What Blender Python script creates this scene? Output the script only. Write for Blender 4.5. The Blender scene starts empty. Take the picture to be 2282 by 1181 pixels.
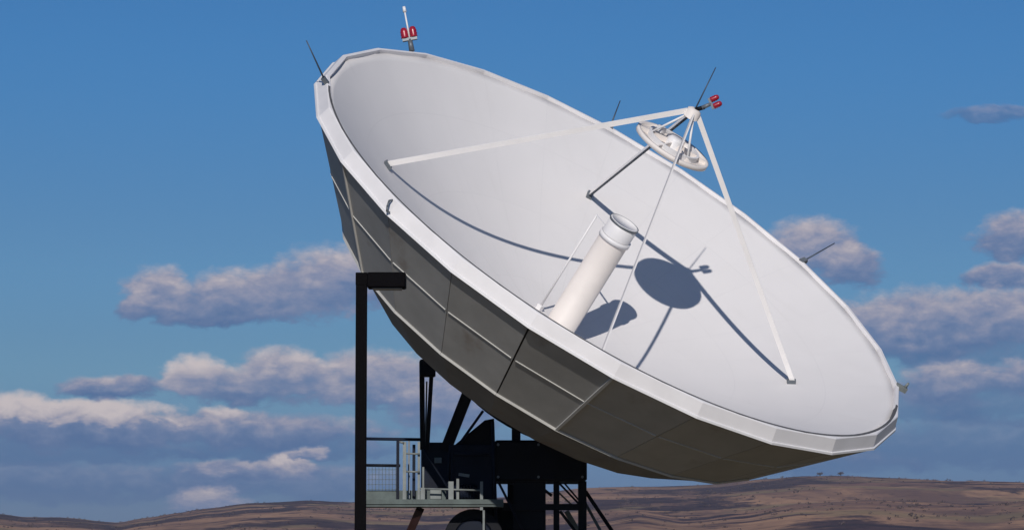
import bpy, math, random
from mathutils import Vector, Matrix
R = math.radians
sc = bpy.context.scene
rng = random.Random(7)

# ------------------------------------------------------------------ camera
EYE = 1.7
PITCH = R(5.8193)
FPX = 1141.0 / math.tan(R(10.0))            # focal length in photo pixels
cd = bpy.data.cameras.new('camera'); cam = bpy.data.objects.new('camera', cd)
sc.collection.objects.link(cam); sc.camera = cam
cd.sensor_fit = 'HORIZONTAL'; cd.angle = R(20.0); cd.clip_start = 0.5; cd.clip_end = 40000
cam.location = (0, 0, EYE); cam.rotation_euler = (R(90) + PITCH, 0, 0)

# ------------------------------------------------------------------ light
SUN = Vector((-0.028, -0.902, 0.431)).normalized()
SUN_EL = math.asin(SUN.z); SUN_AZ = math.atan2(SUN.x, SUN.y)      # azimuth from +Y, clockwise
SKY_STRENGTH = 0.07
sd = bpy.data.lights.new('sun', 'SUN'); so = bpy.data.objects.new('sun', sd); sc.collection.objects.link(so)
sd.energy = 3.05; sd.angle = R(0.5); sd.color = (1.0, 0.945, 0.89)
so.rotation_euler = SUN.to_track_quat('Z', 'Y').to_euler()
so.location = (0, -30, 40)
vs = sc.view_settings
vs.view_transform = 'Standard'; vs.look = 'None'; vs.exposure = 0.0; vs.gamma = 1.0; vs.use_curve_mapping = False

# ------------------------------------------------------------------ node helpers
class NT:
    def __init__(s, tree): s.t = tree; s.n = tree.nodes; s.l = tree.links
    def new(s, kind, **kw):
        n = s.n.new(kind)
        for k, v in kw.items(): setattr(n, k, v)
        return n
    def put(s, sock, v):
        if isinstance(v, bpy.types.NodeSocket): s.l.new(v, sock)
        elif v is not None: sock.default_value = v
    def m(s, op, a, b=None, c=None, clamp=False):
        n = s.new('ShaderNodeMath', operation=op, use_clamp=clamp)
        s.put(n.inputs[0], a); s.put(n.inputs[1], b)
        if c is not None: s.put(n.inputs[2], c)
        return n.outputs[0]
    def smooth(s, v, lo, hi, a=0.0, b=1.0):
        n = s.new('ShaderNodeMapRange', interpolation_type='SMOOTHSTEP')
        s.put(n.inputs['Value'], v); s.put(n.inputs['From Min'], lo); s.put(n.inputs['From Max'], hi)
        s.put(n.inputs['To Min'], a); s.put(n.inputs['To Max'], b)
        return n.outputs['Result']
    def mix(s, f, a, b, blend='MIX'):
        n = s.new('ShaderNodeMix', data_type='RGBA', blend_type=blend)
        s.put(n.inputs['Factor'], f); s.put(n.inputs[6], a); s.put(n.inputs[7], b)
        return n.outputs[2]
    def noise(s, vec, scale, detail=3.0, rough=0.5, dist=0.0):
        n = s.new('ShaderNodeTexNoise')
        s.put(n.inputs['Vector'], vec)
        n.inputs['Scale'].default_value = scale; n.inputs['Detail'].default_value = detail
        n.inputs['Roughness'].default_value = rough; n.inputs['Distortion'].default_value = dist
        return n.outputs['Fac']
    def comb(s, x, y, z):
        n = s.new('ShaderNodeCombineXYZ'); s.put(n.inputs[0], x); s.put(n.inputs[1], y); s.put(n.inputs[2], z)
        return n.outputs[0]
    def sep(s, v):
        n = s.new('ShaderNodeSeparateXYZ'); s.put(n.inputs[0], v); return n.outputs

def lin(r, g, b):
    f = lambda c: (c / 12.92 if c <= 0.04045 else ((c + 0.055) / 1.055) ** 2.4)
    return (f(r / 255), f(g / 255), f(b / 255), 1.0)

# ------------------------------------------------------------------ world: Nishita sky + cumulus field by direction
world = bpy.data.worlds.new('World'); sc.world = world; world.use_nodes = True
w = NT(world.node_tree); w.n.clear()
sky = w.new('ShaderNodeTexSky', sky_type='NISHITA'); sky.sun_disc = False
sky.sun_elevation = SUN_EL; sky.sun_rotation = SUN_AZ
sky.altitude = 1200; sky.air_density = 1.0; sky.dust_density = 0.3; sky.ozone_density = 3.0
hs = w.new('ShaderNodeHueSaturation'); hs.inputs['Saturation'].default_value = 1.12; hs.inputs['Value'].default_value = 1.0
w.l.new(sky.outputs[0], hs.inputs['Color'])
skycol = hs.outputs[0]
tc = w.new('ShaderNodeTexCoord')
dx, dy, dz = w.sep(tc.outputs['Generated'])
DEG = 180 / math.pi
az = w.m('MULTIPLY', w.m('ARCTAN2', dx, dy), DEG)
el = w.m('MULTIPLY', w.m('ARCSINE', dz), DEG)
# a clear, dry upper-air tint: the raw sky model is too pale low down for this high plain
gr = w.new('ShaderNodeValToRGB'); gr.color_ramp.interpolation = 'EASE'
for i, (e_, c_) in enumerate([(0.0, (.15, .24, .56)), (1.2, (.175, .27, .57)), (4.0, (.357, .495, .66)), (5.9, (.39, .555, .72)), (10.7, (.366, .652, .87)), (60.0, (.44, .66, .86))]):
    q_ = gr.color_ramp.elements[i] if i < 2 else gr.color_ramp.elements.new(0.5)
    q_.position = e_ / 60.0; q_.color = (*c_, 1)
w.l.new(w.m('DIVIDE', el, 60.0, clamp=True), gr.inputs[0])
skycol = w.mix(1.0, skycol, gr.outputs[0], 'MULTIPLY')
# (azimuth, elevation, half width, half height, brightness, softness) of each cloud, in degrees of the sky
def cpx(x, y, a, b, lit=0.5, amp=1.0):
    return ((x - 1141) * 0.00886, (1250 - y) * 0.00886, a * 0.00886, b * 0.00886, lit, amp)
CLOUDS = [
 # low slate banks first (farthest), bright heads later
 cpx(130, 1085, 460, 52, .16), cpx(130, 1015, 380, 34, .02), cpx(640, 1010, 300, 28, .04), cpx(700, 1085, 320, 46, .2), cpx(2150, 1000, 330, 70, .06), cpx(1720, 1040, 320, 40, .08),
 cpx(170, 966, 380, 56, .34), cpx(600, 972, 260, 50, .34), cpx(2230, 905, 200, 60, .22), cpx(2040, 905, 150, 60, .22),
 cpx(362, 668, 82, 76, .52), cpx(318, 690, 54, 44, .45), cpx(470, 706, 190, 42, .36), cpx(590, 672, 200, 72, .5), cpx(745, 640, 160, 90, .56), cpx(860, 640, 130, 76, .5),
 cpx(440, 848, 80, 56, .95), cpx(575, 868, 230, 54, .5), cpx(640, 835, 105, 58, .6), cpx(840, 858, 160, 78, .55), cpx(1010, 905, 150, 76, .5),
 cpx(260, 870, 120, 30, .35), cpx(62, 922, 90, 42, 1.0), cpx(215, 928, 200, 36, .95), cpx(490, 936, 74, 28, .75),
 cpx(650, 1040, 60, 32, .85), cpx(550, 1052, 190, 24, .45), cpx(470, 1124, 92, 40, .55), cpx(700, 1016, 44, 17, .6),
 cpx(1815, 570, 126, 78, .52), cpx(1885, 604, 86, 58, .45), cpx(2250, 545, 80, 64, .5), cpx(2235, 632, 100, 38, .4),
 cpx(2150, 790, 240, 70, .22), cpx(2060, 735, 200, 90, .48), cpx(2225, 730, 180, 86, .48), cpx(1900, 760, 140, 76, .42), cpx(2120, 862, 150, 54, .48), cpx(2270, 858, 90, 56, .5),
 cpx(2215, 272, 100, 22, .27), cpx(2010, 790, 130, 40, .25),
]
# more of the same field outside the frame, so that a camera a step aside still sees sky with clouds
for i in range(12):
    side = -1 if i % 2 else 1
    CLOUDS.append((side * rng.uniform(11.5, 24), rng.uniform(1.5, 6.5), rng.uniform(1.2, 3.0), rng.uniform(.35, .7), rng.uniform(.25, .7), 1))
pv = w.comb(az, w.m('MULTIPLY', el, 1.7), 0.0)
n1 = w.m('SUBTRACT', w.noise(pv, 0.55, 7.0, 0.60, 0.3), 0.5)
n2 = w.m('SUBTRACT', w.noise(w.comb(az, w.m('MULTIPLY', el, 2.0), 5.0), 1.6, 6.0, 0.6, 0.4), 0.5)
n3 = w.m('SUBTRACT', w.noise(w.comb(az, w.m('MULTIPLY', el, 2.0), 9.0), 0.9, 6.0, 0.62), 0.5)
n4 = w.m('SUBTRACT', w.noise(w.comb(w.m('MULTIPLY', az, .5), w.m('MULTIPLY', el, 2.2), 13.0), 0.8, 5.0, 0.6), 0.5)
n5 = w.m('SUBTRACT', w.noise(w.comb(az, w.m('MULTIPLY', el, 1.5), 17.0), 3.6, 5.0, 0.6), 0.5)
warp = w.m('ADD', w.m('ADD', w.m('MULTIPLY', n1, 1.8), w.m('MULTIPLY', n2, 0.9)), w.m('MULTIPLY', n5, 0.85))
az0, el0 = az, el
az = w.m('MULTIPLY_ADD', n3, 1.1, az); el = w.m('MULTIPLY_ADD', n2, 0.4, w.m('MULTIPLY_ADD', n1, .3, el))
dens = None; litsum = None
for (ca, ce, ha, hb, lit, amp) in CLOUDS:
    u = w.m('DIVIDE', w.m('SUBTRACT', az, ca), ha)
    v = w.m('DIVIDE', w.m('SUBTRACT', el, ce), hb)
    # flat bases: the lower half is squashed
    vv = w.m('MULTIPLY', v, w.m('MULTIPLY_ADD', w.m('LESS_THAN', v, 0.0), 0.35, 1.0))
    q = w.m('SUBTRACT', 1.0, w.m('ADD', w.m('MULTIPLY', u, u), w.m('MULTIPLY', vv, vv)))
    q = w.m('ADD', q, warp)
    d = w.m('MULTIPLY', w.smooth(q, -0.32, 0.62), 1.0 if lit > .28 else .66)
    t = w.m('MULTIPLY_ADD', v, 0.40, w.m('MULTIPLY_ADD', w.m('ADD', n2, w.m('MULTIPLY', n5, .8)), 0.55, w.m('MULTIPLY_ADD', n4, .45, lit)))
    a = w.m('MULTIPLY', d, w.smooth(t, -0.05, 1.25))
    if dens is None: dens, litsum = d, a
    else:
        # later clouds stand in front: over-composite
        k = w.m('SUBTRACT', 1.0, d)
        litsum = w.m('ADD', w.m('MULTIPLY', litsum, k), a)
        dens = w.m('ADD', w.m('MULTIPLY', dens, k), d)
litv = w.m('DIVIDE', litsum, w.m('MAXIMUM', dens, 0.001))
ramp = w.new('ShaderNodeValToRGB')
for i, (pos, c) in enumerate([(0.0, (76, 108, 156)), (0.28, (112, 130, 168)), (0.52, (146, 150, 176)), (0.76, (182, 175, 186)), (1.0, (218, 205, 204))]):
    e = ramp.color_ramp.elements[i] if i < 2 else ramp.color_ramp.elements.new(pos)
    e.position = pos; e.color = lin(*c)
w.l.new(litv, ramp.inputs[0])
bg_sky = w.new('ShaderNodeBackground'); w.l.new(skycol, bg_sky.inputs[0]); bg_sky.inputs[1].default_value = SKY_STRENGTH
bg_cl = w.new('ShaderNodeBackground'); w.l.new(ramp.outputs[0], bg_cl.inputs[0]); bg_cl.inputs[1].default_value = 0.9
mx = w.new('ShaderNodeMixShader')
w.l.new(w.m('MULTIPLY', dens, 0.9), mx.inputs[0]); w.l.new(bg_sky.outputs[0], mx.inputs[1]); w.l.new(bg_cl.outputs[0], mx.inputs[2])
wo = w.new('ShaderNodeOutputWorld'); w.l.new(mx.outputs[0], wo.inputs[0])

# ------------------------------------------------------------------ materials
def mat(name, col, rough=0.5, metal=0.0, var=0.08, scale=1.5, bump=0.0, bscale=40, stretch=None, spec=0.4, fn=None):
    m = bpy.data.materials.new(name); m.use_nodes = True
    t = NT(m.node_tree); b = t.n['Principled BSDF']
    tc = t.new('ShaderNodeTexCoord'); vec = tc.outputs['Object']
    if stretch:
        mp = t.new('ShaderNodeMapping'); t.l.new(vec, mp.inputs[0]); mp.inputs['Scale'].default_value = stretch; v2 = mp.outputs[0]
    else: v2 = vec
    nz = t.noise(v2, scale, 5.0, 0.6)
    k = t.smooth(nz, 0.3, 0.7)
    c = (*col[:3], 1.0)
    lo = tuple(x * (1 - var) for x in col[:3]) + (1.0,); hi = tuple(min(1, x * (1 + var)) for x in col[:3]) + (1.0,)
    out = t.mix(k, lo, hi)
    if fn: out = fn(t, vec, out, b)
    t.put(b.inputs['Base Color'], out)
    t.put(b.inputs['Roughness'], t.smooth(nz, 0.2, 0.8, rough * 0.88, min(1, rough * 1.12)))
    b.inputs['Metallic'].default_value = metal; b.inputs['Specular IOR Level'].default_value = spec
    if bump:
        bp = t.new('ShaderNodeBump'); bp.inputs['Strength'].default_value = bump; bp.inputs['Distance'].default_value = 0.01
        t.l.new(t.noise(vec, bscale, 4.0), bp.inputs['Height']); t.l.new(bp.outputs[0], b.inputs['Normal'])
    return m

def reflector_fn(t, vec, col, b):
    # panel joints of the reflecting surface: 24 gores and three rings, thin grey sealant lines
    x, y, z = t.sep(vec)
    r = t.m('SQRT', t.m('ADD', t.m('MULTIPLY', x, x), t.m('MULTIPLY', y, y)))
    a = t.m('MULTIPLY', t.m('ARCTAN2', y, x), 24 / (2 * math.pi))
    fr = t.m('ABSOLUTE', t.m('SUBTRACT', t.m('FRACT', t.m('ADD', a, 100.5)), 0.5))
    wd = t.m('MULTIPLY', fr, t.m('MULTIPLY', r, 2 * math.pi / 24))
    line = t.m('LESS_THAN', wd, 0.006)
    for rr in (1.45, 3.05, 4.4):
        line = t.m('MAXIMUM', line, t.m('LESS_THAN', t.m('ABSOLUTE', t.m('SUBTRACT', r, rr)), 0.006))
    # each gore was sprayed a touch differently
    ga = t.new('ShaderNodeTexWhiteNoise', noise_dimensions='2D')
    t.l.new(t.comb(t.m('FLOOR', t.m('ADD', a, 100.0)), t.m('ADD', t.m('GREATER_THAN', r, 3.05), t.m('GREATER_THAN', r, 4.4)), 0), ga.inputs['Vector'])
    col = t.mix(t.m('MULTIPLY', ga.outputs['Value'], 0.05), col, (0.60, 0.58, 0.58, 1))
    # faint rain streaks running down from the top of the bowl
    mp = t.new('ShaderNodeMapping'); t.l.new(vec, mp.inputs[0]); mp.inputs['Scale'].default_value = (2.2, 0.22, 0.3)
    st = t.smooth(t.noise(mp.outputs[0], 2.4, 6, 0.65), 0.50, 0.75)
    col = t.mix(t.m('MULTIPLY', st, 0.07), col, (0.50, 0.46, 0.42, 1))
    return t.mix(t.m('MULTIPLY', line, 0.10), col, (0.35, 0.35, 0.36, 1))

def back_fn(t, vec, col, b):
    # brown noise patches on the painted steel
    st = t.smooth(t.noise(vec, 0.9, 5, 0.6), 0.58, 0.72)
    oi = t.new('ShaderNodeObjectInfo')
    col = t.mix(t.m('MULTIPLY', oi.outputs['Random'], 0.25), col, (0.20, 0.19, 0.18, 1))
    return t.mix(t.m('MULTIPLY', st, 0.45), col, (0.20, 0.13, 0.085, 1))

M = {}
M['white'] = mat('white_paint', (0.80, 0.785, 0.78), 0.45, var=0.03, scale=1.1, bump=0.05, bscale=30)
M['reflector'] = mat('reflector_paint', (0.735, 0.712, 0.70), 0.75, var=0.015, scale=0.8, spec=0.2, fn=reflector_fn)
M['rim'] = mat('rim_paint', (0.82, 0.795, 0.79), 0.5, var=0.035, scale=2.2, bump=0.06, bscale=22, spec=0.3)
M['cream'] = mat('cream_paint', (0.80, 0.74, 0.69), 0.5, var=0.03, scale=2.0, spec=0.3)
M['strut'] = mat('strut_paint', (0.90, 0.865, 0.835), 0.45, var=0.03, scale=2.5, spec=0.35)
M['lip_dark'] = mat('dark_strip', (0.10, 0.10, 0.105), 0.8, var=0.2, scale=6)
M['back'] = mat('grey_panel_paint', (0.455, 0.445, 0.42), 0.6, var=0.08, scale=1.6, bump=0.08, bscale=12, fn=back_fn, spec=0.25)
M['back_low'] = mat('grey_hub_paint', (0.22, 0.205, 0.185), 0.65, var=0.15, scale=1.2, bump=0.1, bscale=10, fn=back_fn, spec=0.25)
M['batten'] = mat('pale_batten_paint', (0.57, 0.56, 0.53), 0.5, var=0.05, scale=3)
M['gap'] = mat('dark_gap', (0.07, 0.07, 0.07), 0.8)
M['dark'] = mat('dark_steel_paint', (0.006, 0.0065, 0.010), 0.6, var=0.25, scale=3, bump=0.1, bscale=25, spec=0.15)
M['navy'] = mat('navy_steel_paint', (0.008, 0.012, 0.024), 0.6, var=0.3, scale=2, bump=0.1, bscale=25, spec=0.15)
M['galv'] = mat('galvanised_steel', (0.20, 0.22, 0.215), 0.6, metal=0.15, var=0.2, scale=5, bump=0.1)
M['deck'] = mat('green_grey_deck', (0.10, 0.125, 0.12), 0.7, var=0.25, scale=4, bump=0.15)
M['post'] = mat('black_bronze_paint', (0.0032, 0.0028, 0.0036), 0.7, var=0.3, scale=4, bump=0.08, spec=0.04)
M['lens'] = mat('lamp_lens', (0.03, 0.022, 0.016), 0.25, var=0.1)
M['red'] = mat('red_glass', (0.34, 0.010, 0.028), 0.3, var=0.15, scale=8, spec=0.6)
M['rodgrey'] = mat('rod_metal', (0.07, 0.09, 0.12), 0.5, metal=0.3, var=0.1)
M['bracket'] = mat('bracket_metal', (0.16, 0.18, 0.20), 0.5, metal=0.3, var=0.15)

# ------------------------------------------------------------------ mesh helper
class MB:
    def __init__(s): s.v = []; s.f = []; s.sm = []
    def face(s, idx, smooth=False): s.f.append(idx); s.sm.append(smooth)
    def add(s, pts): k = len(s.v); s.v += [tuple(p) for p in pts]; return k
    def bar(s, a, b, wx, wy, ref=(0, 0, 1), taper=1.0):
        a, b = Vector(a), Vector(b); d = (b - a).normalized(); rf = Vector(ref)
        if abs(d.dot(rf)) > 0.98: rf = Vector((1, 0, 0)) if abs(d.x) < 0.9 else Vector((0, 1, 0))
        u = d.cross(rf).normalized(); v = u.cross(d).normalized()          # wx along u, wy along v (towards ref)
        pts = []
        for p, k in ((a, 1.0), (b, taper)):
            for sx, sy in ((-1, -1), (1, -1), (1, 1), (-1, 1)):
                pts.append(p + u * (sx * wx * k / 2) + v * (sy * wy * k / 2))
        k = s.add(pts)
        for q in ((3, 2, 1, 0), (4, 5, 6, 7), (0, 1, 5, 4), (1, 2, 6, 5), (2, 3, 7, 6), (3, 0, 4, 7)): s.face([k + i for i in q])
        return s
    def tube(s, a, b, r0, r1=None, n=16, caps=True):
        r1 = r0 if r1 is None else r1
        a, b = Vector(a), Vector(b); d = (b - a).normalized()
        rf = Vector((0, 0, 1)) if abs(d.z) < 0.9 else Vector((1, 0, 0))
        u = d.cross(rf).normalized(); v = d.cross(u)
        k = s.add([a + (u * math.cos(t) + v * math.sin(t)) * r0 for t in [2 * math.pi * i / n for i in range(n)]])
        k2 = s.add([b + (u * math.cos(t) + v * math.sin(t)) * r1 for t in [2 * math.pi * i / n for i in range(n)]])
        for i in range(n):
            j = (i + 1) % n; s.face([k + i, k + j, k2 + j, k2 + i], True)
        if caps: s.face([k + n - 1 - i for i in range(n)]); s.face([k2 + i for i in range(n)])
        return s
    def box(s, lo, hi, ch=0.0):
        x0, y0, z0 = lo; x1, y1, z1 = hi
        if ch <= 0:
            k = s.add([(x0, y0, z0), (x1, y0, z0), (x1, y1, z0), (x0, y1, z0), (x0, y0, z1), (x1, y0, z1), (x1, y1, z1), (x0, y1, z1)])
            for q in ((3, 2, 1, 0), (4, 5, 6, 7), (0, 1, 5, 4), (1, 2, 6, 5), (2, 3, 7, 6), (3, 0, 4, 7)): s.face([k + i for i in q])
        else:
            rings = []
            for z, c in ((z0, ch), (z0 + ch, 0), (z1 - ch, 0), (z1, ch)):
                e = ch
                xa, xb, ya, yb = x0 + c, x1 - c, y0 + c, y1 - c
                rings.append(s.add([(xa + e, ya, z), (xb - e, ya, z), (xb, ya + e, z), (xb, yb - e, z), (xb - e, yb, z), (xa + e, yb, z), (xa, yb - e, z), (xa, ya + e, z)]))
            for a, b in zip(rings, rings[1:]):
                for i in range(8):
                    j = (i + 1) % 8; s.face([a + i, a + j, b + j, b + i])
            s.face([rings[0] + 7 - i for i in range(8)]); s.face([rings[-1] + i for i in range(8)])
        return s
    def lathe(s, prof, n=48, smooth=True, closed=False, t0=0.0):
        """profile of (r, z) spun about the local z axis; r = 0 closes to a point"""
        ks = []
        for r, z in prof:
            if r <= 1e-6: ks.append((s.add([(0, 0, z)]), 1))
            else: ks.append((s.add([(r * math.cos(t0 + 2 * math.pi * i / n), r * math.sin(t0 + 2 * math.pi * i / n), z) for i in range(n)]), n))
        pairs = list(zip(ks, ks[1:])) + ([(ks[-1], ks[0])] if closed else [])
        for (a, na), (b, nb) in pairs:
            for i in range(n):
                j = (i + 1) % n
                if na == 1 and nb == 1: continue
                if na == 1: s.face([a, b + j, b + i][::-1], smooth)
                elif nb == 1: s.face([a + i, a + j, b], smooth)
                else: s.face([a + i, a + j, b + j, b + i], smooth)
        return s
    def quadstrip(s, pa, pb, smooth=False):
        ka = s.add(pa); kb = s.add(pb)
        for i in range(len(pa) - 1): s.face([ka + i, ka + i + 1, kb + i + 1, kb + i], smooth)
        return s
    def build(s, name, m, parent=None, frame=None, origin=None):
        me = bpy.data.meshes.new(name)
        vv = s.v if origin is None else [tuple(Vector(p) - Vector(origin)) for p in s.v]
        me.from_pydata(vv, [], s.f); me.polygons.foreach_set('use_smooth', s.sm)
        me.materials.append(m); me.update()
        o = bpy.data.objects.new(name, me); sc.collection.objects.link(o)
        if frame is not None: o.matrix_local = frame
        if parent is not None: o.parent = parent
        return o

def tag(o, label=None, cat=None, group=None, kind=None):
    if label: o['label'] = label
    if cat: o['category'] = cat
    if group: o['group'] = group
    if kind: o['kind'] = kind
    return o
def empty(name, loc):
    o = bpy.data.objects.new(name, None); sc.collection.objects.link(o); o.location = loc; o.empty_display_size = 0.3
    return o

def at(x, y, Y):
    """world point seen at photo pixel (x, y) at the distance Y north of the camera"""
    fwd = Vector((0, math.cos(PITCH), math.sin(PITCH))); up = Vector((0, -math.sin(PITCH), math.cos(PITCH)))
    d = fwd + Vector((1, 0, 0)) * ((x - 1141) / FPX) + up * (-(y - 590.5) / FPX)
    return Vector((0, 0, EYE)) + d * (Y / d.y)

# ------------------------------------------------------------------ ground and hills
def ground_fn(t, vec, col, b):
    k = t.smooth(t.noise(vec, 0.06, 8, 0.65), 0.42, 0.62)
    col = t.mix(k, col, (0.12, 0.10, 0.06, 1))
    return t.mix(t.smooth(t.noise(vec, 2.5, 4), 0.55, 0.7), col, (0.20, 0.17, 0.11, 1))
M['ground'] = mat('dry_ground', (0.21, 0.165, 0.105), 0.95, var=0.2, scale=0.5, spec=0.1, fn=ground_fn)
g = MB(); nr = 96
rads = [0, 20, 60, 150, 400, 1000, 2500, 6000, 14000]
g.lathe([(0, 0)] + [(r, 0) for r in rads[1:]], n=nr, smooth=False)
go = g.build('ground', M['ground']); tag(go, kind='structure')
for p in go.data.polygons: pass
go.data.flip_normals() if go.data.polygons[0].normal.z < 0 else None

def ridge(pts):
    def f(x):
        if x <= pts[0][0]: return pts[0][1]
        for (a, ya), (b, yb) in zip(pts, pts[1:]):
            if x <= b:
                t = (x - a) / (b - a); t = t * t * (3 - 2 * t) * 0.5 + t * 0.5
                return ya + (yb - ya) * t
        return pts[-1][1]
    return f
from mathutils import noise as mn
crest = ridge([(-3200, 1195), (-2000, 1150), (-1200, 1180), (-500, 1120), (-150, 1132), (0, 1143), (60, 1150), (140, 1150), (265, 1160), (330, 1149), (400, 1138), (470, 1129), (560, 1119), (690, 1113), (790, 1117), (950, 1122), (1130, 1108),
                (1300, 1086), (1400, 1084), (1500, 1084), (1600, 1080), (1700, 1070), (1800, 1063), (1900, 1062), (2000, 1066), (2120, 1071), (2282, 1074), (2600, 1062), (3000, 1098), (3600, 1085), (4400, 1140), (5400, 1190)])
front = ridge([(-3200, 1215), (-1500, 1188), (-400, 1205), (200, 1200), (420, 1180), (560, 1168), (700, 1178), (900, 1192), (1180, 1186), (1330, 1152), (1420, 1136), (1520, 1150), (1650, 1138), (1780, 1118), (1920, 1112), (2050, 1120), (2180, 1126), (2300, 1118), (2600, 1135), (3200, 1120), (4200, 1175), (5400, 1210)])
D1, D2 = 2600.0, 1750.0
def hill_h(a, d):
    X, Yy = d * math.sin(a), d * math.cos(a)
    px = 1141 + math.tan(max(-1.2, min(1.2, a))) * FPX
    e1 = max(0.0, (1250 - crest(px)) * .905 / FPX * D1 + EYE)
    e2 = max(0.0, (1250 - front(px)) * .93 / FPX * D2 + EYE)
    def bump(d, c, wf, wb):
        u = (d - c) / (wf if d < c else wb)
        return max(0.0, 1 - u * u) ** 1.4 if abs(u) < 1 else 0.0
    h1 = e1 * bump(d, D1, 1750, 2600); h2 = e2 * bump(d, D2, 1150, 1500)
    g1 = mn.fractal(Vector((X / 420, Yy / 420, 0.3)), 0.9, 2.0, 6)
    g2 = mn.fractal(Vector((X / 90, Yy / 160, 7.3)), 0.9, 2.0, 4)
    base = max(h1, h2)
    k = min(1.0, base / 18.0)
    damp = 0.25 if abs(d - D1) < 120 else 1.0
    return base + k * (g1 * 3.2 + g2 * 1.0) * damp - 1.0
NA, ND = 760, 150
hb = MB(); amax = R(40)
dists = [560 + (5100 - 560) * (j / (ND - 1)) ** 1.25 for j in range(ND)]
hv = []
for j, d in enumerate(dists):
    for i in range(NA):
        a = -amax + 2 * amax * i / (NA - 1)
        # finer steps inside the view
        a = math.copysign(abs(a / amax) ** 1.7 * amax, a)
        hv.append((d * math.sin(a), d * math.cos(a), hill_h(a, d)))
hb.v = hv
for j in range(ND - 1):
    for i in range(NA - 1):
        k = j * NA + i; hb.face([k, k + 1, k + NA + 1, k + NA], True)
def hill_fn(t, vec, col, b):
    geo = t.new('ShaderNodeNewGeometry')
    x, y, z = t.sep(vec)
    big = t.noise(t.comb(t.m('MULTIPLY', x, 0.0042), t.m('MULTIPLY', y, 0.0030), 0.0), 1.0, 7, 0.66, 0.8)
    mid = t.noise(t.comb(t.m('MULTIPLY', x, 0.016), t.m('MULTIPLY', y, 0.007), 3.0), 1.0, 7, 0.66, 0.5)
    band = t.noise(t.comb(t.m('MULTIPLY', x, 0.0016), t.m('MULTIPLY', y, 0.0075), 8.0), 1.0, 5, 0.6, 0.4)
    fine = t.noise(vec, 0.055, 6, 0.72)
    spot = t.noise(t.comb(t.m('MULTIPLY', x, 0.11), t.m('MULTIPLY', y, 0.05), 1.0), 1.0, 3, 0.6)
    scrub = t.smooth(t.m('ADD', t.m('MULTIPLY', big, .7), t.m('ADD', t.m('MULTIPLY', mid, 0.45), t.m('MULTIPLY', band, .35))), 0.735, 0.785)  # dark patches: scrub, with gully and cloud shade put into the colour
    grass = t.mix(t.smooth(mid, 0.36, 0.62), (0.195, 0.118, 0.100, 1), (0.52, 0.30, 0.18, 1))
    grass = t.mix(t.smooth(band, 0.56, 0.70), grass, (0.40, 0.20, 0.15, 1))
    olive = t.noise(t.comb(t.m('MULTIPLY', x, 0.007), t.m('MULTIPLY', y, 0.008), 21.0), 1.0, 5, 0.6)
    grass = t.mix(t.m('MULTIPLY', t.smooth(olive, 0.52, 0.62), .7), grass, (0.26, 0.20, 0.115, 1))
    dark = t.mix(t.smooth(fine, 0.36, 0.64), (0.040, 0.031, 0.046, 1), (0.105, 0.066, 0.072, 1))
    col = t.mix(scrub, grass, dark)
    col = t.mix(t.m('MULTIPLY', t.smooth(fine, 0.50, 0.66), 0.5), col, (0.12, 0.075, 0.075, 1))
    return t.mix(t.m('MULTIPLY', t.smooth(spot, 0.58, 0.68), 0.5), col, (0.075, 0.055, 0.062, 1))
M['hill'] = mat('dry_hill', (0.2, 0.15, 0.1), 0.95, spec=0.05, fn=hill_fn)
ho = hb.build('hills', M['hill']); tag(ho, kind='structure')

# scrub: bushes too many to count, one object
M['scrub'] = mat('scrub_leaves', (0.095, 0.070, 0.070), 0.9, var=0.4, scale=0.4, spec=0.1)
M['trunk'] = mat('bark', (0.08, 0.06, 0.045), 0.9, var=0.3)
def clump(mb, c, r, n, seed, flat=0.75, leaf=0.42):
    q = random.Random(seed)
    for _ in range(n):
        while True:
            p = Vector((q.uniform(-1, 1), q.uniform(-1, 1), q.uniform(-1, 1)))
            if 0.15 < p.length < 1: break
        p = Vector(c) + Vector((p.x, p.y, p.z * flat)) * r
        u = Vector((q.gauss(0, 1), q.gauss(0, 1), q.gauss(0, 1))).normalized(); v = u.orthogonal().normalized(); s = r * leaf * q.uniform(.6, 1.2)
        w_ = u.cross(v)
        k = mb.add([p - v * s, p + w_ * s * .6, p + v * s, p - w_ * s * .6]); mb.face([k, k + 1, k + 2, k + 3])
sb = MB()
for i in range(3400):
    px = rng.uniform(-350, 2650); d = rng.uniform(900, 2590)
    a = math.atan((px - 1141) / FPX); h = hill_h(a, d)
    dens_here = mn.noise(Vector((d * math.sin(a) / 160, d / 260, 2.0)))
    if h < 4 or dens_here < rng.uniform(-.5, .35): continue
    r = rng.uniform(0.4, 1.15) * (1.7 if rng.random() < .05 else 1)
    clump(sb, (d * math.sin(a), d * math.cos(a), h + r * .35), r, 22, i, .6, .34)
tag(sb.build('scrub', M['scrub']), 'low dark scrub bushes scattered over the dry hills', 'scrub', kind='stuff')

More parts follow.
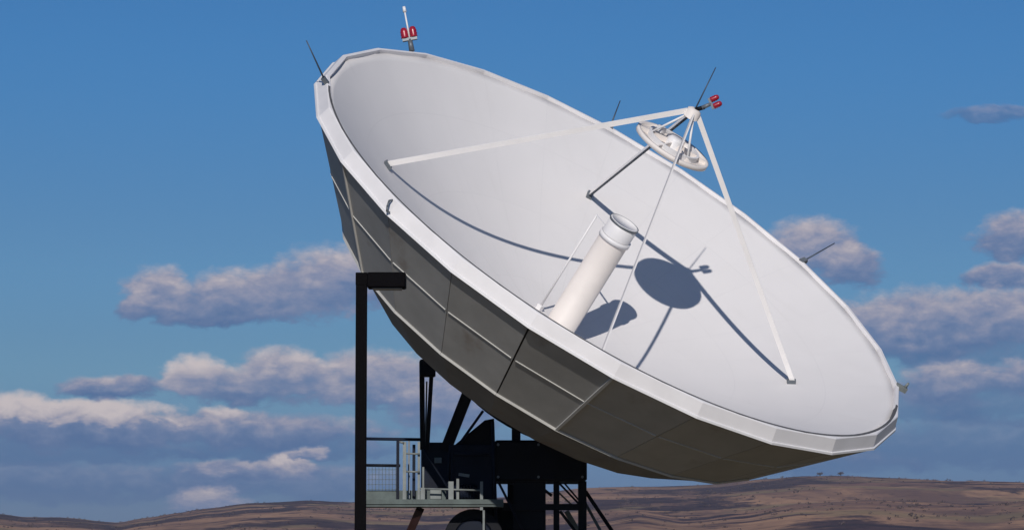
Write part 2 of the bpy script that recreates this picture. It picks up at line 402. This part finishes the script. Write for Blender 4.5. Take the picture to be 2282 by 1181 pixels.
def far_tree(px, d, hgt, label, seed):
    a = math.atan((px - 1141) / FPX)
    d = max((1500 + 20 * k for k in range(100)), key=lambda q: (hill_h(a, q) - EYE) / q)      # stand on the skyline
    X, Yy = d * math.sin(a), d * math.cos(a); z = hill_h(a, d) - .3
    root = empty('tree', (X, Yy, z))
    t = MB(); t.tube((0, 0, 0), (.1, 0, hgt * .6), .3, .14, 8)
    for k in range(4):
        th = k * 1.6 + seed; t.tube((.05, 0, hgt * .35), (math.cos(th) * hgt * .3, math.sin(th) * hgt * .3, hgt * .68), .12, .05, 6)
    t.build('trunk', M['trunk'], root)
    c = MB()
    for k in range(7):
        th = k * 2.4 + seed; rr = hgt * (.42 if k else 0)
        clump(c, (math.cos(th) * rr, math.sin(th) * rr, hgt * (.48 + .08 * (k % 3))), hgt * .36, 60, seed * 10 + k, .8, .2)
    c.build('crown', M['scrub'], root)
    tag(root, label, 'tree', 'trees on the far ridge')
far_tree(1826, D1 - 5, 3.3, 'small dark tree on the hill crest right of the dish, left one of the pair', 1)
far_tree(1872, D1 - 8, 3.5, 'small dark tree on the hill crest right of the dish, right one of the pair', 2)

# ------------------------------------------------------------------ the dish antenna
CEN = Vector((1.7558, 47.9693, 5.4042 + EYE))
N_ = Vector((0.49350407, -0.40300783, 0.77073888)); E1 = Vector((0.63251527, 0.77454789, 0.0)); E2 = Vector((-0.59697417, 0.48750411, 0.63715114))
BASE = Vector((0.45, 50.2, 0.0))
ant = empty('dish_antenna', BASE)
tag(ant, 'large white parabolic dish antenna tilted up to the right on its dark steel mount', 'satellite dish')
FR = Matrix((( E1.x, E2.x, N_.x, CEN.x - BASE.x), (E1.y, E2.y, N_.y, CEN.y - BASE.y), (E1.z, E2.z, N_.z, CEN.z - BASE.z), (0, 0, 0, 1)))
FRI = FR.inverted()
DEP, AA, RR = 2.088, 1.328, 5.5
def prof(r): x = (r / RR) ** 2; return -DEP + DEP * (AA * x + (1 - AA) * x * x)
def pol(r, deg, c): return Vector((r * math.cos(R(deg)), r * math.sin(R(deg)), c))
def P(name, mb, m, parent=None):      # a part in the dish's own frame
    o = mb.build(name, m)
    if parent is None: o.parent = ant; o.matrix_local = FR
    else: o.parent = parent
    return o
RV = 5.515
def poly(r, deg):                     # point of a 24-sided rim at this angle
    k = ((deg + 7.5) % 15) - 7.5 ; s = (deg % 15) - 7.5
    return pol(r * math.cos(R(7.5)) / math.cos(R(s)), deg, 0)
# reflecting surface, a shell 3 cm thick
rf = MB(); rs = [0.0] + [0.2 + (5.41 - 0.2) * i / 40 for i in range(41)]
rf.lathe([(r, prof(r)) for r in rs] + [(5.41, prof(5.41) - .03)] + [(r, prof(r) - .03) for r in rs[::-4]] , n=144)
refl = P('reflector', rf, M['reflector'])
# rim: polygonal skirt with flat lip
rim = MB(); degs = [15 * i for i in range(25)]
outer_t = [poly(RV, d) for d in degs]; outer_b = [Vector((p.x * (RV + .075) / RV, p.y * (RV + .075) / RV, -.235)) for p in outer_t]
def shift(L, dz=0, k=1.0): return [Vector((p.x * k, p.y * k, p.z + dz)) for p in L]
rim.quadstrip(outer_b, outer_t)
rim.quadstrip(outer_t, shift(outer_t, .012, .997)); rim.quadstrip(shift(outer_t, .012, .997), [pol(5.445, d, .012) for d in degs])
rim.quadstrip([pol(5.445, d, .012) for d in degs], [pol(5.435, d, -.10) for d in degs])
rim.quadstrip(shift(outer_b, 0, .955), outer_b)
rimo = P('rim_band', rim, M['rim'])
# outward return flange at the skirt's lower edge catches the light
fl = MB(); fl.quadstrip(shift(outer_b, -.002, 1.004), shift(outer_b, .03, 1.002)); fl.quadstrip(shift(outer_b, .03, 1.002), shift(outer_b, .034, .997)); fl.quadstrip(shift(outer_b, -.002, .96), shift(outer_b, -.002, 1.004))
P('rim_flange', fl, M['white'], rimo)
# dark strip between lip and surface along the lower half
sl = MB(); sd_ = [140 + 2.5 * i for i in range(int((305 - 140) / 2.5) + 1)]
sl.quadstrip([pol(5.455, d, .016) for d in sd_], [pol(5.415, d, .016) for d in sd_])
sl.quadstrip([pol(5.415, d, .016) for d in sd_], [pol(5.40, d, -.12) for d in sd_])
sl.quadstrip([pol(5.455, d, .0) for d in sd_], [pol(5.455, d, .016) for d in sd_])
P('lip_strip', sl, M['lip_dark'], rimo)
# back cladding
RB, CB, RM, CM_ = 5.555, -.242, 4.15, -1.95
def cone(r_t, deg):                     # point on the upper cone at fraction r_t (0 rim .. 1 ring)
    return poly(RB + (RM - RB) * r_t, deg) + Vector((0, 0, CB + (CM_ - CB) * r_t))
liner = MB()
liner.quadstrip([cone(0, d) * .985 for d in degs], [Vector((cone(1, d).x * .985, cone(1, d).y * .985, CM_)) for d in degs])
P('back_liner', liner, M['gap'])
gaps = {-150 % 360, -90 % 360, -30 % 360, 30, 90, 150}
for i in range(24):
    d0, d1 = 15 * i, 15 * (i + 1)
    g0 = .17 if d0 % 360 in gaps else .07; g1 = .17 if d1 % 360 in gaps else .07
    pb = MB(); a0, a1 = cone(0, d0), cone(0, d1); b0, b1 = cone(1, d0), cone(1, d1)
    def ins(p, q, gdeg): return p + (q - p) * (gdeg / 15)
    A0, A1 = ins(a0, a1, g0), ins(a1, a0, g1); B0, B1 = ins(b0, b1, g0), ins(b1, b0, g1)
    nrm = (A1 - A0).cross(B0 - A0).normalized()
    if nrm.dot(Vector((A0.x, A0.y, 0))) < 0: nrm = -nrm
    th = nrm * .02
    k = pb.add([A0, A1, B1, B0, A0 - th, A1 - th, B1 - th, B0 - th])
    for q in ((0, 1, 2, 3), (7, 6, 5, 4), (0, 4, 5, 1), (1, 5, 6, 2), (2, 6, 7, 3), (3, 7, 4, 0)): pb.face([k + x for x in q])
    pan = P('back_panel', pb, M['back'])
    # mid-height batten on each panel
    m0, m1 = A0 + (B0 - A0) * .47, A1 + (B1 - A1) * .47
    mbb = MB(); mbb.bar(m0 + (m1 - m0) * .02 + nrm * .006, m1 + (m0 - m1) * .02 + nrm * .006, .022, .012, ref=nrm)
    P('batten', mbb, M['batten'], pan)
for d in (165, 105, 45, -15, -75, -135):
    rb = MB(); a, b = cone(0.01, d), cone(1, d); nr_ = Vector((math.cos(R(d)), math.sin(R(d)), -.8)).normalized()
    rb.bar(a + nr_ * .012, b + nr_ * .012, .045, .03, ref=nr_)
    P('back_rib', rb, M['batten'])
rg = MB()
for i in range(24):
    a, b = cone(1, 15 * i), cone(1, 15 * (i + 1)); rg.bar(a + Vector((a.x, a.y, 0)).normalized() * .012, b + Vector((b.x, b.y, 0)).normalized() * .012, .036, .036, ref=(0, 0, 1))
P('back_ring', rg, M['batten'])
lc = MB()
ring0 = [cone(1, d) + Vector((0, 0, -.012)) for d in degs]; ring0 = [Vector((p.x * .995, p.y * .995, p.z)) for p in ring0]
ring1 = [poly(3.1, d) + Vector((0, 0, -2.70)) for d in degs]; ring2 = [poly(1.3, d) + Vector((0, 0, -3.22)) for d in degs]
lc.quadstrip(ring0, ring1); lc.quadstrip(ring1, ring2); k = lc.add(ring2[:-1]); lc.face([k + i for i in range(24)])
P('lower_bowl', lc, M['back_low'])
hub = MB(); hub.lathe([(0, -3.221), (1.15, -3.221), (1.15, -3.5), (.8, -3.6), (0, -3.6)], n=36, smooth=False)
P('hub', hub, M['dark'])

# feed horn on the axis
hn = MB(); rh = .262
hn.lathe([(rh * 1.12, prof(.3) - .02), (rh * 1.12, -1.93), (rh, -1.92), (rh, -.13)], n=48)
horn = P('feed_horn', hn, M['cream'])
cl = MB(); cl.lathe([(rh, -.131), (rh * 1.08, -.13), (rh * 1.08, -.05), (rh, -.049)], n=48)
P('collar', cl, M['white'], horn)
cp = MB(); cp.lathe([(rh * .99, -.045), (rh * .99, .225), (rh * .93, .235), (rh * .86, .235), (rh * .86, .222), (0, .222)], n=48)
P('aperture_cap', cp, M['white'], horn)
ar = MB(); ar.lathe([(rh * .995, .20), (rh * 1.03, .20), (rh * 1.03, .232), (rh * .995, .232)], n=48, closed=True)
P('clamp_ring', ar, M['bracket'], horn)
# slim support rod left of the horn, with foot and top bracket
ro = MB(); f0 = Vector((.161, .667, -2.06)); ro.tube(f0 + Vector((0, 0, .10)), (.161, .667, -.06), .019, .019, 12)
rod = P('support_rod', ro, M['white'])
ft = MB(); ft.box((f0.x - .05, f0.y - .05, f0.z - .02), (f0.x + .05, f0.y + .05, f0.z + .12), .008); P('foot', ft, M['white'], rod)
tb = MB(); tb.bar((.161, .667, -.075), (.07, .25, -.075), .03, .02); P('top_bracket', tb, M['white'], rod)

# four blade struts, apex and subreflector
HA, HS = 2.45, 1.78
RS = 3.911
for d in (-44.2, 45.8, 135.8, -134.2):
    st = MB(); a = pol(RS, d, prof(RS) + .04); b = pol(.10, d, HA - .02)
    tang = Vector((-math.sin(R(d)), math.cos(R(d)), 0))
    st.bar(a, b, .024 if d == -134.2 else .036, .085, ref=(b - a).cross(tang))
    s_o = P('feed_strut', st, M['strut'] if d != -134.2 else M['reflector'])
    if d == 45.8:                       # tubes added along the far strut's inner edge to darken its unlit side
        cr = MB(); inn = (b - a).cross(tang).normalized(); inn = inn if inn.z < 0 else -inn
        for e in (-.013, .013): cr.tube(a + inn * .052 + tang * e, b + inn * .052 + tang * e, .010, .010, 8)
        P('shade_tubes', cr, M['rodgrey'], s_o)
    sh = MB(); ax = pol(RS, d, 0); u = Vector((math.cos(R(d)), math.sin(R(d)), 0))
    slope = (prof(RS + .1) - prof(RS - .1)) / .2
    nn = Vector((-slope * u.x, -slope * u.y, 1)).normalized()
    base = pol(RS, d, prof(RS)); sh.bar(base - nn * .01, base + nn * .06, .10, .15, ref=u)
    P('strut_foot', sh, M['bracket'], s_o)
apx = MB(); apx.lathe([(0, HA - .10), (.12, HA - .10), (.12, HA + .04), (.07, HA + .07), (0, HA + .07)], n=24)
apex = P('apex_joint', apx, M['cream'])
su = MB(); rsu = .67
prf = [(0, HS - .20)] + [(rsu * k / 8, HS - .20 + .16 * (k / 8) ** 1.6) for k in range(1, 9)] + [(rsu, HS + .035), (rsu - .05, HS + .035), (rsu - .05, HS - .01), (0.0, HS - .03)]
su.lathe(prf, n=60)
sub = P('subreflector', su, M['cream'])
# stiffening frame on its back: ring, six ribs and hub
fm = MB(); fm.lathe([(.43, HS - .025), (.47, HS - .025), (.47, HS + .075), (.43, HS + .075)], n=36, closed=True, smooth=False); P('back_frame', fm, M['white'], sub)
for k in range(6):
    rbm = MB(); d = 60 * k + 15; rbm.bar(pol(.14, d, HS + .04), pol(.615, d, HS + .0), .03, .09, ref=(0, 0, 1)); P('rib', rbm, M['cream'], sub)
hbm = MB(); hbm.lathe([(0, HS - .04), (.14, HS - .04), (.14, HS + .12), (.10, HS + .16), (0, HS + .16)], n=24); P('sub_hub', hbm, M['white'], sub)
for k in range(3):
    d = 120 * k - 100; lg = MB(); lg.tube(pol(.43, d, HS + .05), pol(.08, d, HA - .09), .019, .019, 10); P('sub_leg', lg, M['white'])
bx = MB(); c0 = pol(.30, 120, HS + .09); bx.bar(c0, c0 + Vector((0, 0, .10)), .12, .09); P('actuator_box', bx, M['white'], sub)

# lightning rods standing on the rim and the apex, and red beacon lights
def rod_at(d, L, r0=.016, kr=.60, kn=.47):
    b = pol(5.5, d, .0); t = b + pol(kr * L, d, 0) + Vector((0, 0, kn * L))
    mb = MB(); mb.tube(b, t, r0, .009, 8)
    o = P('lightning_rod', mb, M['rodgrey'])
    k = MB(); k.bar(b + pol(-.05, d, -.02), b + pol(.07, d, .04), .10, .07, ref=(0, 0, 1)); P('rod_clamp', k, M['bracket'], o)
rod_at(138.5, 1.0); rod_at(46.1, .84); rod_at(-.3, 1.0)
kb = MB(); b = pol(5.5, -44.6, 0); kb.bar(b + pol(-.04, -44.6, 0), b + pol(.16, -44.6, .0), .09, .09, ref=(0, 0, 1)); kb.tube(b + pol(.11, -44.6, .03), b + pol(.12, -44.6, .14), .03, .02, 10)
P('rod_socket', kb, M['galv'])
def beacon(b, axis, s, finial, cross):
    axis = axis.normalized(); cross = (cross - axis * cross.dot(axis)).normalized(); v = axis.cross(cross)
    k = MB(); k.tube(b, b + axis * .22 * s, .05 * s, .04 * s, 14); k.bar(b + axis * .22 * s - cross * .13 * s, b + axis * .22 * s + cross * .13 * s, .07 * s, .05 * s, ref=axis)
    o = P('beacon_light', k, M['bracket'])
    # a pair of ribbed red domes on the cross bar
    zs = [(.0, .060), (.015, .070), (.04, .060), (.065, .071), (.09, .060), (.115, .070), (.14, .058), (.165, .056), (.19, .036), (.20, .0)]
    n = 18
    for e in (-1, 1):
        q0 = b + axis * .247 * s + cross * (e * .078 * s); dm = MB(); rings = []
        for z, r in zs[:-1]: rings.append(dm.add([q0 + axis * z * s + (cross * math.cos(6.2832 * i / n) + v * math.sin(6.2832 * i / n)) * r * s for i in range(n)]))
        tip = dm.add([q0 + axis * zs[-1][0] * s])
        for p, q in zip(rings, rings[1:]):
            for i in range(n): dm.face([p + i, p + (i + 1) % n, q + (i + 1) % n, q + i], True)
        for i in range(n): dm.face([rings[-1] + i, rings[-1] + (i + 1) % n, tip], True)
        P('red_lens', dm, M['red'], o)
    if finial:
        f = MB(); f.tube(b + axis * .245 * s, b + axis * .74 * s, .017, .015, 8); f.tube(b + axis * .72 * s, b + axis * .82 * s, .034, .026, 12); P('finial', f, M['white'], o)
WX = FRI.to_3x3() @ Vector((1, 0, 0)); WZ = FRI.to_3x3() @ Vector((.1, 0, 1))
beacon(pol(5.50, 93.9, .0), pol(.625, 94, .513), 1.0, True, WX)
# apex beacon leans out to the right on a short dark arm
world_dir = Vector((.86, -.1, .22)); ld = (FR.to_3x3().inverted() @ world_dir).normalized()
arm = MB(); a0 = Vector((0, 0, HA + .05)); arm.tube(a0, a0 + ld * .16, .035, .035, 10); P('beacon_arm', arm, M['dark'], apex)
beacon(a0 + ld * .12, (FRI.to_3x3() @ Vector((.85, -.1, .38))), .74, False, FRI.to_3x3() @ Vector((.5, .0, -.85)))
lr = MB(); up_l = (FR.to_3x3().inverted() @ Vector((.42, 0, .85))).normalized(); lr.tube(a0, a0 + up_l * .78, .013, .008, 8); P('lightning_rod', lr, M['rodgrey'])

# hoisting eye on the rim band, left side
he = MB()
def on_band(d, c, out): a = poly(RV, d); rd = Vector((a.x, a.y, 0)).normalized(); return a + rd * (out - c * .5) + Vector((0, 0, c))
pts = [on_band(178.9, -.03, .01), on_band(179.1, -.04, .08), on_band(179.8, -.10, .10), on_band(180.3, -.16, .08), on_band(180.3, -.17, .01)]
for p, q in zip(pts, pts[1:]): he.tube(p, q, .016, .016, 8)
P('hoisting_eye', he, M['bracket'])

# ------------------------------------------------------------------ mount below (built where it stands, in world axes)
def Wp(name, mb, m, parent=None):
    o = mb.build(name, m, origin=BASE)
    o.parent = parent if parent is not None else ant
    return o
def wbar(x0, y0, Y0, x1, y1, Y1, wx, wy, mb=None):
    mb = mb or MB(); mb.bar(at(x0, y0, Y0), at(x1, y1, Y1), wx, wy, ref=(0, 1, 0)); return mb
def slab(x0, y0, x1, y1, Ya, Yb, ch=0.0, mb=None):
    a = at(x0, y1, Ya); b = at(x1, y0, Ya); mb = mb or MB(); mb.box((a.x, Ya, a.z), (b.x, Yb, b.z), ch); return mb
YM = 49.3
# cradle that carries the bowl
Wp('elevation_cradle', slab(1102, 980, 1308, 1071, YM, 51.4, .03), M['dark'])
gb = slab(1004, 990, 1101, 1116, YM + .1, 51.0, .03); Wp('gearbox', gb, M['navy'])
gx = MB()                                                          # gusset sloping up from the gearbox to the hub
pa = [at(1012, 992, YM + .3), at(1080, 936, YM + .3), at(1101, 932, YM + .3), at(1101, 992, YM + .3)]
k = gx.add(pa + [p + Vector((0, .5, 0)) for p in pa])
for q in ((0, 1, 2, 3), (7, 6, 5, 4), (0, 4, 5, 1), (1, 5, 6, 2), (2, 6, 7, 3), (3, 7, 4, 0)): gx.face([k + i for i in q])
Wp('gusset', gx, M['dark'])
cab = slab(938, 985, 1003, 1100, YM + .5, 50.6, .03); cabo = Wp('motor_housing', cab, M['navy'])
sm1 = slab(943, 985, 951, 997, YM + .44, YM + .5); Wp('indicator_plate', sm1, M['galv'], cabo)
sm2 = slab(968, 1019, 984, 1031, YM + .44, YM + .5); Wp('name_plate', sm2, M['galv'], cabo)
# tower legs, beams and lattice
tw = []
for (x, wd) in ((1298, .14), (1240, .10), (1180, .55)):
    p = at(x, 1071, YM + .1); m_ = MB(); m_.box((p.x - wd / 2, YM + .1, 0), (p.x + wd / 2, YM + .28, p.z - .005), 0); Wp('tower_leg', m_, M['dark'])
for (x, wd) in ((1296, .12), (1150, .3)):
    p = at(x, 1071, 51.1); m_ = MB(); m_.box((p.x - wd / 2, 51.1, 0), (p.x + wd / 2, 51.25, p.z - .005), 0); Wp('tower_leg', m_, M['dark'])
for (y0, y1) in ((1122, 1136), (1196, 1212), (1300, 1316)):
    Wp('cross_beam', slab(1120, y0, 1292, y1, YM + .02, YM + .10), M['dark'])
Wp('lattice_brace', wbar(1246, 1076, YM + .15, 1292, 1124, YM + .15, .035, .03), M['dark'])
Wp('lattice_brace', wbar(1244, 1096, 50.6, 1276, 1126, 50.6, .03, .03), M['galv'])
Wp('lattice_brace', wbar(1256, 1074, 50.6, 1292, 1116, 50.6, .03, .03), M['navy'])
Wp('lattice_brace', wbar(1248, 1138, YM + .15, 1292, 1196, YM + .15, .05, .03), M['dark'])
Wp('lattice_brace', wbar(1262, 1138, 50.6, 1296, 1196, 50.6, .09, .03), M['galv'])
Wp('lattice_brace', wbar(1202, 1082, 50.2, 1230, 1104, 50.2, .05, .03), M['dark'])
Wp('lattice_brace', wbar(1306, 1096, YM + .2, 1450, 1310, YM - 1.2, .062, .06), M['dark'])
Wp('lattice_brace', wbar(1304, 1120, YM + .6, 1420, 1330, YM - .6, .05, .05), M['galv'])
# round drive housing under the platform
dr = MB(); c = at(1056, 1200, YM + .2); dr.tube(c + Vector((0, -.35, 0)), c + Vector((0, .5, 0)), .50, .50, 40); dro = Wp('drive_drum', dr, M['dark'])
dc = MB(); dc.tube(c + Vector((0, -.40, 0)), c + Vector((0, -.35, 0)), .30, .34, 32); Wp('drum_cover', dc, M['navy'], dro)
pp_ = MB(); pt = at(1120, 1120, 50.3); pp_.tube((pt.x, 50.3, 0), (pt.x, 50.3, pt.z), .42, .36, 28); Wp('pedestal', pp_, M['dark'])
ftg = MB(); ftg.box((BASE.x - 2.2, 48.6, -.2), (BASE.x + 2.2, 52.2, .15), .03); Wp('concrete_footing', ftg, mat('concrete', (.36, .34, .31), .9, var=.15, scale=2, bump=.2))
# back stays from bowl to mount
Wp('stay_rod', wbar(940, 806, 49.0, 942, 1000, 49.6, .085, .085), M['dark'])
Wp('stay_rod', wbar(962, 826, 49.1, 952, 1000, 49.6, .07, .07), M['dark'])
Wp('stay_rod', wbar(951, 850, 49.3, 948, 1000, 49.8, .028, .028), M['galv'])
Wp('stay_head', slab(935, 800, 970, 838, 48.95, 49.25, .02), M['dark'])
Wp('stay_rod', wbar(1044, 872, 49.0, 994, 1000, 49.6, .19, .14), M['dark'])
Wp('stay_rod', wbar(1076, 916, 49.2, 1026, 986, 49.6, .045, .045), M['navy'])
# service platform with rails
YP = 48.6
pl = MB(); a = at(806, 1116, YP); b = at(1122, 1128, YP); pl.box((a.x, YP, b.z), (b.x, YP + 1.1, a.z)); plat = Wp('service_platform', pl, M['deck'])
kick = MB(); kick.box((a.x, YP - .03, a.z - .05), (b.x, YP - .004, a.z + .03)); Wp('kick_plate', kick, M['deck'], plat)
bk = MB(); a2 = at(806, 1092, YP + 1.1); bk.box((a.x, YP + 1.104, a.z - .06), (at(1003, 1092, YP).x, YP + 1.13, a2.z)); Wp('toe_board', bk, M['deck'], plat)
def rail(x0, y0, x1, y1, Y, r, m): mb = MB(); mb.tube(at(x0, y0, Y), at(x1, y1, Y), r, r, 10); Wp('guard_rail', mb, m, plat)
rail(808, 977, 940, 979, YP + 1.08, .028, M['navy']); rail(808, 1036, 892, 1037, YP + 1.08, .026, M['dark'])
rail(890, 984, 900, 986, YP, .02, M['galv'])
def rpost(x, y0, Y, wd, m, y1=1118): mb = MB(); p0, p1 = at(x, y1, Y), at(x, y0, Y); mb.box((p0.x - wd / 2, Y, p0.z), (p0.x + wd / 2, Y + wd, p1.z)); Wp('rail_post', mb, m, plat)
rpost(886, 980, YP + 1.05, .05, M['navy']); rpost(901, 984, YP + .02, .055, M['galv']); rpost(911, 982, YP + .8, .035, M['bracket'], 1110)
rpost(922, 990, YP + .9, .05, M['navy'], 1110); rpost(933, 984, YP + .1, .04, M['galv']); rpost(943, 1040, YP + .3, .03, M['galv'], 1118)
rpost(1005, 1072, YP + .02, .085, M['galv']); rpost(1020, 1066, YP + .1, .045, M['galv']); rpost(1073, 1072, YP + .02, .05, M['galv'], 1136)
rpost(942, 1086, YP + .02, .07, M['galv'])
hd = MB(); hd.bar(at(1022, 1056, YP + .3), at(1046, 1060, YP + .3), .05, .05); Wp('hand_wheel_shaft', hd, M['galv'], plat)
jb = slab(958, 1090, 984, 1112, YP + .25, YP + .5, .01); Wp('junction_box', jb, M['galv'], plat)
Wp('platform_bracket', wbar(936, 1134, YP + .3, 880, 1260, YP + 1.2, .13, .10), mat('brown_steel', (.035, .014, .014), .6, var=.2))
Wp('platform_bracket', wbar(1078, 1136, YP + .02, 1078, 1260, YP + .1, .035, .05), M['galv'])

# motors, pipes, cables and a sector gear, so that the frame is busy as well as dark
mo = MB(); c = at(1030, 1096, YP + .5)
for k in range(9): mo.tube(c + Vector((-.22 + .05 * k, 0, .0)), c + Vector((-.19 + .05 * k, 0, 0)), .13, .13, 20)
mo.tube(c + Vector((-.24, 0, 0)), c + Vector((.26, 0, 0)), .11, .11, 20); Wp('drive_motor', mo, M['navy'], plat)
for (x0, y0, x1, y1, r) in ((944, 1000, 1000, 1090, .02), (1003, 990, 996, 1112, .022), (1012, 1010, 1090, 1012, .02), (1098, 940, 1106, 1180, .03), (1110, 1072, 1170, 1190, .022)):
    mb = MB(); mb.tube(at(x0, y0, YM - .03), at(x1, y1, YM - .03), r, r, 10); Wp('conduit', mb, M['navy'])
sg = MB(); cc = at(1150, 905, 50.2)
arc = [(cc + Vector((0.0, .9 * math.cos(R(t)), .9 * math.sin(R(t)))), cc + Vector((0.0, 1.05 * math.cos(R(t)), 1.05 * math.sin(R(t))))) for t in range(200, 345, 5)]
for (p0, q0), (p1, q1) in zip(arc, arc[1:]): sg.bar((p0 + q0) / 2, (p1 + q1) / 2, .10, .15, ref=(1, 0, 0))
Wp('sector_gear', sg, M['dark'])
for (x, y) in ((1110, 990), (1200, 990), (1298, 990), (1110, 1062), (1200, 1062), (1298, 1062)):
    bo = MB(); q = at(x, y, YM - .025); bo.tube(q, q + Vector((0, .03, 0)), .025, .025, 6); Wp('bolt_head', bo, M['bracket'])
mesh_ = MB()
for k in range(9): mesh_.bar(at(822 + 7.5 * k, 1040, YP + 1.06), at(822 + 7.5 * k, 1092, YP + 1.06), .008, .008)
for k in range(5): mesh_.bar(at(818, 1046 + 11 * k, YP + 1.06), at(886, 1046 + 11 * k, YP + 1.06), .008, .008)
Wp('guard_mesh', mesh_, M['deck'], plat)
rail(903, 1010, 936, 1011, YP + .05, .016, M['galv']); rail(903, 1050, 936, 1051, YP + .05, .016, M['galv']); rail(936, 1088, 1076, 1092, YP + .06, .016, M['galv'])

# ------------------------------------------------------------------ lamp post
YL = 30.0
top = at(806, 612, YL); lp = empty('lamp_post', (top.x, YL, 0))
tag(lp, 'black square lamp post with a flat box head standing left of the dish', 'lamp post')
hw = 12.4 / FPX * YL
pm = MB(); pm.box((-hw, -hw, 0.02), (hw, hw, top.z - .005), .006); pm.build('pole', M['post'], lp)
bp_ = MB(); bp_.box((-.15, -.15, 0), (.15, .15, .03), .005); bp_.build('base_plate', M['post'], lp)
hh_ = MB(); hh_.box((-.035, -hw - .006, .6), (.035, -hw - .001, .78)); hh_.build('hand_hole_cover', M['post'], lp)
z1 = at(806, 609, YL).z; z0 = at(806, 643, YL).z; xr = at(905, 620, YL).x - top.x; xl = at(793, 620, YL).x - top.x
hm = MB(); hm.box((hw + .004, -.13, z0), (xr, .13, z1), .012); hd_ = hm.build('lamp_head', M['post'], lp)
el_ = MB(); el_.box((xl, -hw - .004, z0 + .03), (hw + .006, hw + .004, z1 + .004), .006); el_.build('arm_cap', M['post'], lp)
ln = MB(); ln.box((hw + .06, -.10, z0 - .012), (xr - .04, .10, z0 - .002)); ln.build('lens', M['lens'], hd_)

# ------------------------------------------------------------------ haze: thin air that blues the far hills
hz = MB(); hz.box((-2600, -40, -2.0), (3400, 5200, 96.0)); hzo = hz.build('haze', bpy.data.materials.new('haze_air'))
hm_ = hzo.data.materials[0]; hm_.use_nodes = True; ht = hm_.node_tree; ht.nodes.clear()
pvn = ht.nodes.new('ShaderNodeVolumePrincipled'); pvn.inputs['Color'].default_value = (.74, .82, .96, 1); pvn.inputs['Density'].default_value = 0.00008; pvn.inputs['Anisotropy'].default_value = 0.0
hout = ht.nodes.new('ShaderNodeOutputMaterial'); ht.links.new(pvn.outputs[0], hout.inputs['Volume'])
tag(hzo, kind='stuff')
